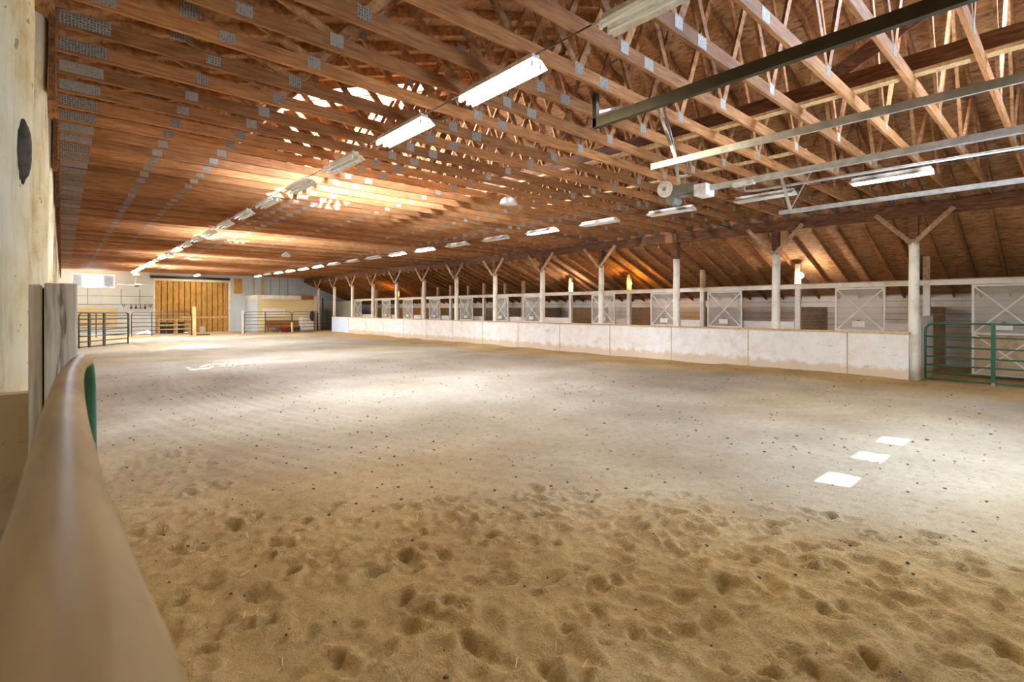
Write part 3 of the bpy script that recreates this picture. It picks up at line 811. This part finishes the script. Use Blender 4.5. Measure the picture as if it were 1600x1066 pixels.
gate((11.86, 36.1, 0), 0, 2.78, 1.48, 'tube gate meeting the far end of the kick wall', DKGREEN, .022, (.2,.42,.64,.88,1.1,1.3), (1.5,), grp='gates at the far end')
b = MB(); b.box(5.97,36.02,-.05,6.15,36.2,1.8); tag(b.build('fence_post', PINE, None, .01), 'pale square wooden post at the end of the far gate', 'post')
b = MB(); b.tube([(11.83,36.0,-.05),(11.80,36.0,.75)], .07, 10); tag(b.build('gate_stub', PINE), 'short pale wooden stub post between two far gates', 'post')
b = MB(); b.box(8.7,36.02,-.05,8.82,36.16,1.55); tag(b.build('fence_post', GREYW, None, .01), 'grey square post holding the gate by the narrow white door', 'post')

# near gate with beige sleeve over its top rail
e = empty('sleeved_gate', (0,0,0)); tag(e, 'green tube gate with beige plastic sleeve on its top rail, by the camera', 'gate')
path = [(-.004,-.55,1.566),(0,-.2,1.558),(0,.12,1.550),(0,.21,1.548),(0,.28,1.546),(.0,.42,1.543),(.001,.75,1.535),(.004,1.0,1.529),(.009,1.3,1.523),(.019,1.6,1.516),(.033,1.9,1.508),(.048,2.1,1.502),(.057,2.19,1.498)]
b = MB(); b.tube(path, [.029,.029,.029,.0285,.026,.0225,.0222,.0222,.0222,.022,.022,.022,.021], 28); b.build('top_sleeve', SLEEVE, e)
b = MB(); fr = [(p[0]+.0,p[1],p[2]-.004) for p in path]+[(.066,2.235,1.475),(.072,2.26,1.40),(.074,2.265,1.2),(.074,2.265,.1)]
b.tube(fr, .0165, 10); b.build('frame', GREEN, e)
for z in (.18,.42,.68,.95,1.2): MB().tube([(-.004,-.55,z),(.0,.6,z),(.02,1.7,z),(.07,2.26,z)], .018, 8).build('rail', GREEN, e)
MB().box(-.02,.95,.1,.03,1.0,1.5).build('upright', GREEN, e)
# weathered gate post
e = empty('gate_post', (-.024, 2.42, 0)); tag(e, 'weathered grey gate post beside the beige-sleeved gate', 'post')
b = MB(); n = 10
b.box(-.022, -.06, -.05, .064, .07, 1.757); b.build('wide_timber', GREYW, e, .006)
MB().box(-.062, -.045, -.05, -.027, .075, 1.752).build('narrow_timber', GREYW, e, .006)
MB().box(-.03, -.02, -.05, -.018, .07, 1.74).build('dark_seam', BEAM, e)
# big whitewashed posts along the side wall, each with a header brace
def wpost():
    e = empty('wall_post')
    pts = [(random.uniform(-.008,.008), random.uniform(-.008,.008), z) for z in (-.05,.7,1.4,2.1,2.8,3.5,4.1)]
    MB().tube(pts, [.175,.174,.172,.17,.168,.166,.164], 22).build('shaft', LEFTW, e)
    MB().box(.168, -.11, 3.48, .21, .11, 4.118).build('scab_plank', BEAM, e)
    return e
for i in range(14):
    y = 2.75+3.05*i
    if y > YF-.4: break
    if i == 0:
        wp = wpost(); reg(wp); o = wp
    else: o = dup(wp)
    o.location = (-.253, y, 0)
    tag(o, 'big whitewashed round post beside the weathered gate post' if i == 0 else 'big whitewashed round post, %s behind the first along the side wall' % ordn(i), 'post', 'big posts along the side wall')
# knot scar on nearest post
b = MB(); b.blob((-.118,2.668,2.27), .032,.024,.125,.10,18,12); tag(b.build('bark_scar', SCAR), 'dark grey bark scar on the nearest whitewashed post', 'scar')
b = MB(); b.box(-.44, 2.50, 0, -.087, 2.578, 1.366); tag(b.build('kick_panel', KICK), 'dusty brown kick panel at the foot of the nearest post', 'panel')

# ------------------------------------------------------------------ far end odds and ends
YT = YF-.04
for i, (x, kindn) in enumerate(((3.05,0),(3.45,1),(3.7,1),(3.95,2),(4.2,1),(4.5,0))):
    e = empty('hanging_tool', (x, YT, 1.98)); tag(e, 'small dark tool hanging on the far wall, %s from the window side' % ordn(i+1), 'tool', 'tools hung in a row on the far wall')
    MB().tube([(0,0.03,0),(0,-.03,.0),(0,-.04,.03)], .012, 6).build('hook', GREYJ, e)
    b = MB()
    if kindn == 0: b.tube([(-.07,-.03,-.02),(0,-.035,-.2),(.07,-.03,-.02)], .022, 6)
    elif kindn == 1: b.tube([(0,-.03,0),(0,-.035,-.16)], .02, 6); b.box(-.055,-.05,-.3,.055,-.02,-.16)
    else: b.tube([(0,-.03,0),(0,-.035,-.26)], .018, 6); b.box(-.08,-.05,-.28,.08,-.02,-.24)
    b.build('tool_body', BLACK, e)
e = empty('ceiling_fan', (3.56, 40.2, 3.2)); tag(e, 'ceiling fan with pale blades hung before the white far wall', 'fan')
MB().tube([(0,0,.0),(0,0,.6)], .025, 8).build('down_rod', GREYJ, e)
MB().box(-.16,-.16,.62,.16,.16,.95).build('mount_block', PINE, e)
MB().lathe([(.001,-.12),(.13,-.1),(.16,0),(.1,.1),(.02,.13)], 18).build('hub', GREYJ, e)
for k in range(4):
    a = PI/2*k+.25; c, s_ = math.cos(a), math.sin(a)
    MB().bar((c*.16,s_*.16,.0),(c*1.0,s_*1.0,.02),.2,.015).build('blade', WHITEM, e)
# bench, clutter, chest and coat before the cream room
e = empty('bench', (11.0, 38.7, 0)); tag(e, 'long brown wooden bench against the cream wall', 'bench')
MB().box(-.05,.3,.44,2.25,.36,.80).build('backrest', BROWN, e); MB().box(-.05,-.1,.36,2.25,.32,.42).build('seat', BROWN, e)
for x in (0,1.12,2.16): MB().box(x,-.05,0,x+.08,.3,.36).build('leg', BROWN, e)
for i, x in enumerate((12.3, 12.62, 12.94)):
    b = MB(); b.box(x,38.62,0,x+.28,38.9,.26); b.box(x-.01,38.61,.26,x+.29,38.91,.3)
    tag(b.build('dark_crate', BLACK, None, .01), 'dark crate under the bench, %s from the red tub' % ordn(i+1), 'crate', 'dark crates under the bench')
b = MB(); b.lathe([(.001,.02),(.26,.02),(.36,.34),(.38,.35),(.35,.33),(.24,.05),(.001,.05)], 18, (11.95,37.9,0)); tag(b.build('feed_tub', RED), 'red plastic tub on the sand in front of the bench', 'tub')
e = empty('scrap_tangle', (11.25, 37.9, 0)); tag(e, 'grey tangle of metal scrap beside the red tub', 'scrap')
b = MB()
for _ in range(12):
    p = (random.uniform(-.35,.35), random.uniform(-.2,.2), random.uniform(.03,.1)); q = (random.uniform(-.35,.35), random.uniform(-.2,.2), random.uniform(.1,.4)); b.tube([p,q], .025, 6)
b.build('bent_rods', GREYJ, e)
e = empty('chest_freezer', (13.32, 38.4, 0)); tag(e, 'white upright chest beside the corner room post', 'chest')
MB().box(0,0,.05,.95,.6,1.06).build('body', WHITEM, e, .02); MB().box(-.01,-.02,1.06,.96,.62,1.14).build('lid', WHITEM, e, .015); MB().box(.05,.05,0,.9,.55,.05).build('plinth', BLACK, e)
b = MB(); b.blob((14.05,38.33,1.12), .2,.09,.38,.12,10,8); b.tube([(13.95,38.26,1.4),(14.05,38.28,1.52),(14.15,38.26,1.4)], .04, 6)
tag(b.build('coat', DARKCLOTH), 'dark coat hanging over the white chest', 'coat')
b = MB(); b.tube([(14.42,38.3,0),(14.42,38.3,1.4)], .05, 8); tag(b.build('dark_prop', BLACK), 'dark upright prop beside the hanging coat', 'post')
# hay rack and disc by the plank door
e = empty('hay_rack', (4.75, 40.6, 0)); tag(e, 'slatted wooden rack of dark bundles in front of the plank door', 'rack')
for x in (0, 1.0): MB().box(x,0,0,x+.09,.09,1.05).build('leg', PINE, e)
for z in (.25,.55,.95): MB().box(-.05,-.03,z,1.9,.0,z+.09).build('slat', PINE, e)
MB().box(1.75,0,0,1.84,.09,1.05).build('leg', PINE, e)
for x in (.15,.55,1.15): 
    tag(MB().box(4.75+x,40.64,.0,4.75+x+.32,40.95,.78).build('dark_bundle', DARKCLOTH, None, .03), {.15:'dark bundle in the wooden rack nearest the white wall',.55:'dark bundle in the middle of the wooden rack',1.15:'dark bundle at the door end of the wooden rack'}[x], 'bundle', 'bundles in the rack')
b = MB(); b.tube([(7.55,YF-.25,.2),(7.55,YF-.17,.22)], .21, 22); b.tube([(7.55,YF-.27,.2),(7.55,YF-.25,.2)], .05, 12)
tag(b.build('white_disc', WHITEM), 'white round disc standing at the foot of the plank door', 'disc')
b = MB(); b.box(6.15,37.2,.005,7.1,37.8,.045); tag(b.build('rubber_mat', BLACK), 'dark rubber mat on the sand beyond the square wooden post', 'mat')

# ------------------------------------------------------------------ light: sun and sky through skylights, door lites, window; one added roof panel
w = bpy.data.worlds.new('World'); scn.world = w; w.use_nodes = True
bg = w.node_tree.nodes['Background']; bg.inputs[0].default_value = (.80,.89,1,1); bg.inputs[1].default_value = 14
sd_ = Vector((-.8, 7.7, -6.0)).normalized()
sl = bpy.data.lights.new('sun', 'SUN'); sl.energy = 32; sl.color = (1,.98,.95); sl.angle = .009
so = bpy.data.objects.new('sun', sl); col.objects.link(so); so.rotation_euler = sd_.to_track_quat('-Z','Y').to_euler()
def daylight(name, loc, rot, sx, sy, power, c=(.80,.88,1)):
    a = bpy.data.lights.new(name, 'AREA'); a.shape = 'RECTANGLE'; a.size = sx; a.size_y = sy; a.energy = power; a.color = c
    o = bpy.data.objects.new(name, a); col.objects.link(o); o.location = loc; o.rotation_euler = rot; return o
for y in SKY_Y:
    xm = (SX0+SX1)/2
    daylight('roof_area_light', (xm, y, zroof(xm)+.02), (0, -math.atan(SL), 0), 2.8, .95, 760, (.68,.80,1))
daylight('roof_area_light', (8.4, .35, zroof(8.4)+.02), (0, math.atan(SL), 0), 1.75, 1.6, 260, (.62,.78,1))  # fill lamp under the added panel, cools the sand on the stall side
for x in LX: daylight('lite_daylight', (x, YN-.0, (LZ0+LZ1)/2), (PI/2, 0, 0), .38, .22, 48, (.62,.78,1))
daylight('window_daylight', (1.49, YF-.02, (WZ0+WZ1)/2), (-PI/2, 0, 0), .86, .75, 260, (.74,.85,1))

# ------------------------------------------------------------------ camera
cam = bpy.data.cameras.new('camera'); cam.sensor_width = 36; cam.lens = 36*789/1600
cam.shift_y = -(533-483)/1600; cam.clip_start = .02; cam.clip_end = 200
cam.dof.use_dof = True; cam.dof.focus_distance = 9; cam.dof.aperture_fstop = 10
co = bpy.data.objects.new('camera', cam); col.objects.link(co)
co.location = (0, 0, CH); co.rotation_euler = (PI/2, 0, -math.radians(41.7))
scn.camera = co
scn.view_settings.view_transform = 'Standard'; scn.view_settings.look = 'None'
scn.view_settings.exposure = 1.1; scn.view_settings.gamma = 1; scn.view_settings.use_curve_mapping = False
cy = scn.cycles
cy.use_denoising = True; cy.max_bounces = 8; cy.diffuse_bounces = 5; cy.transparent_max_bounces = 12
cy.sample_clamp_indirect = 6; cy.use_light_tree = True
cy.caustics_reflective = False; cy.caustics_refractive = False
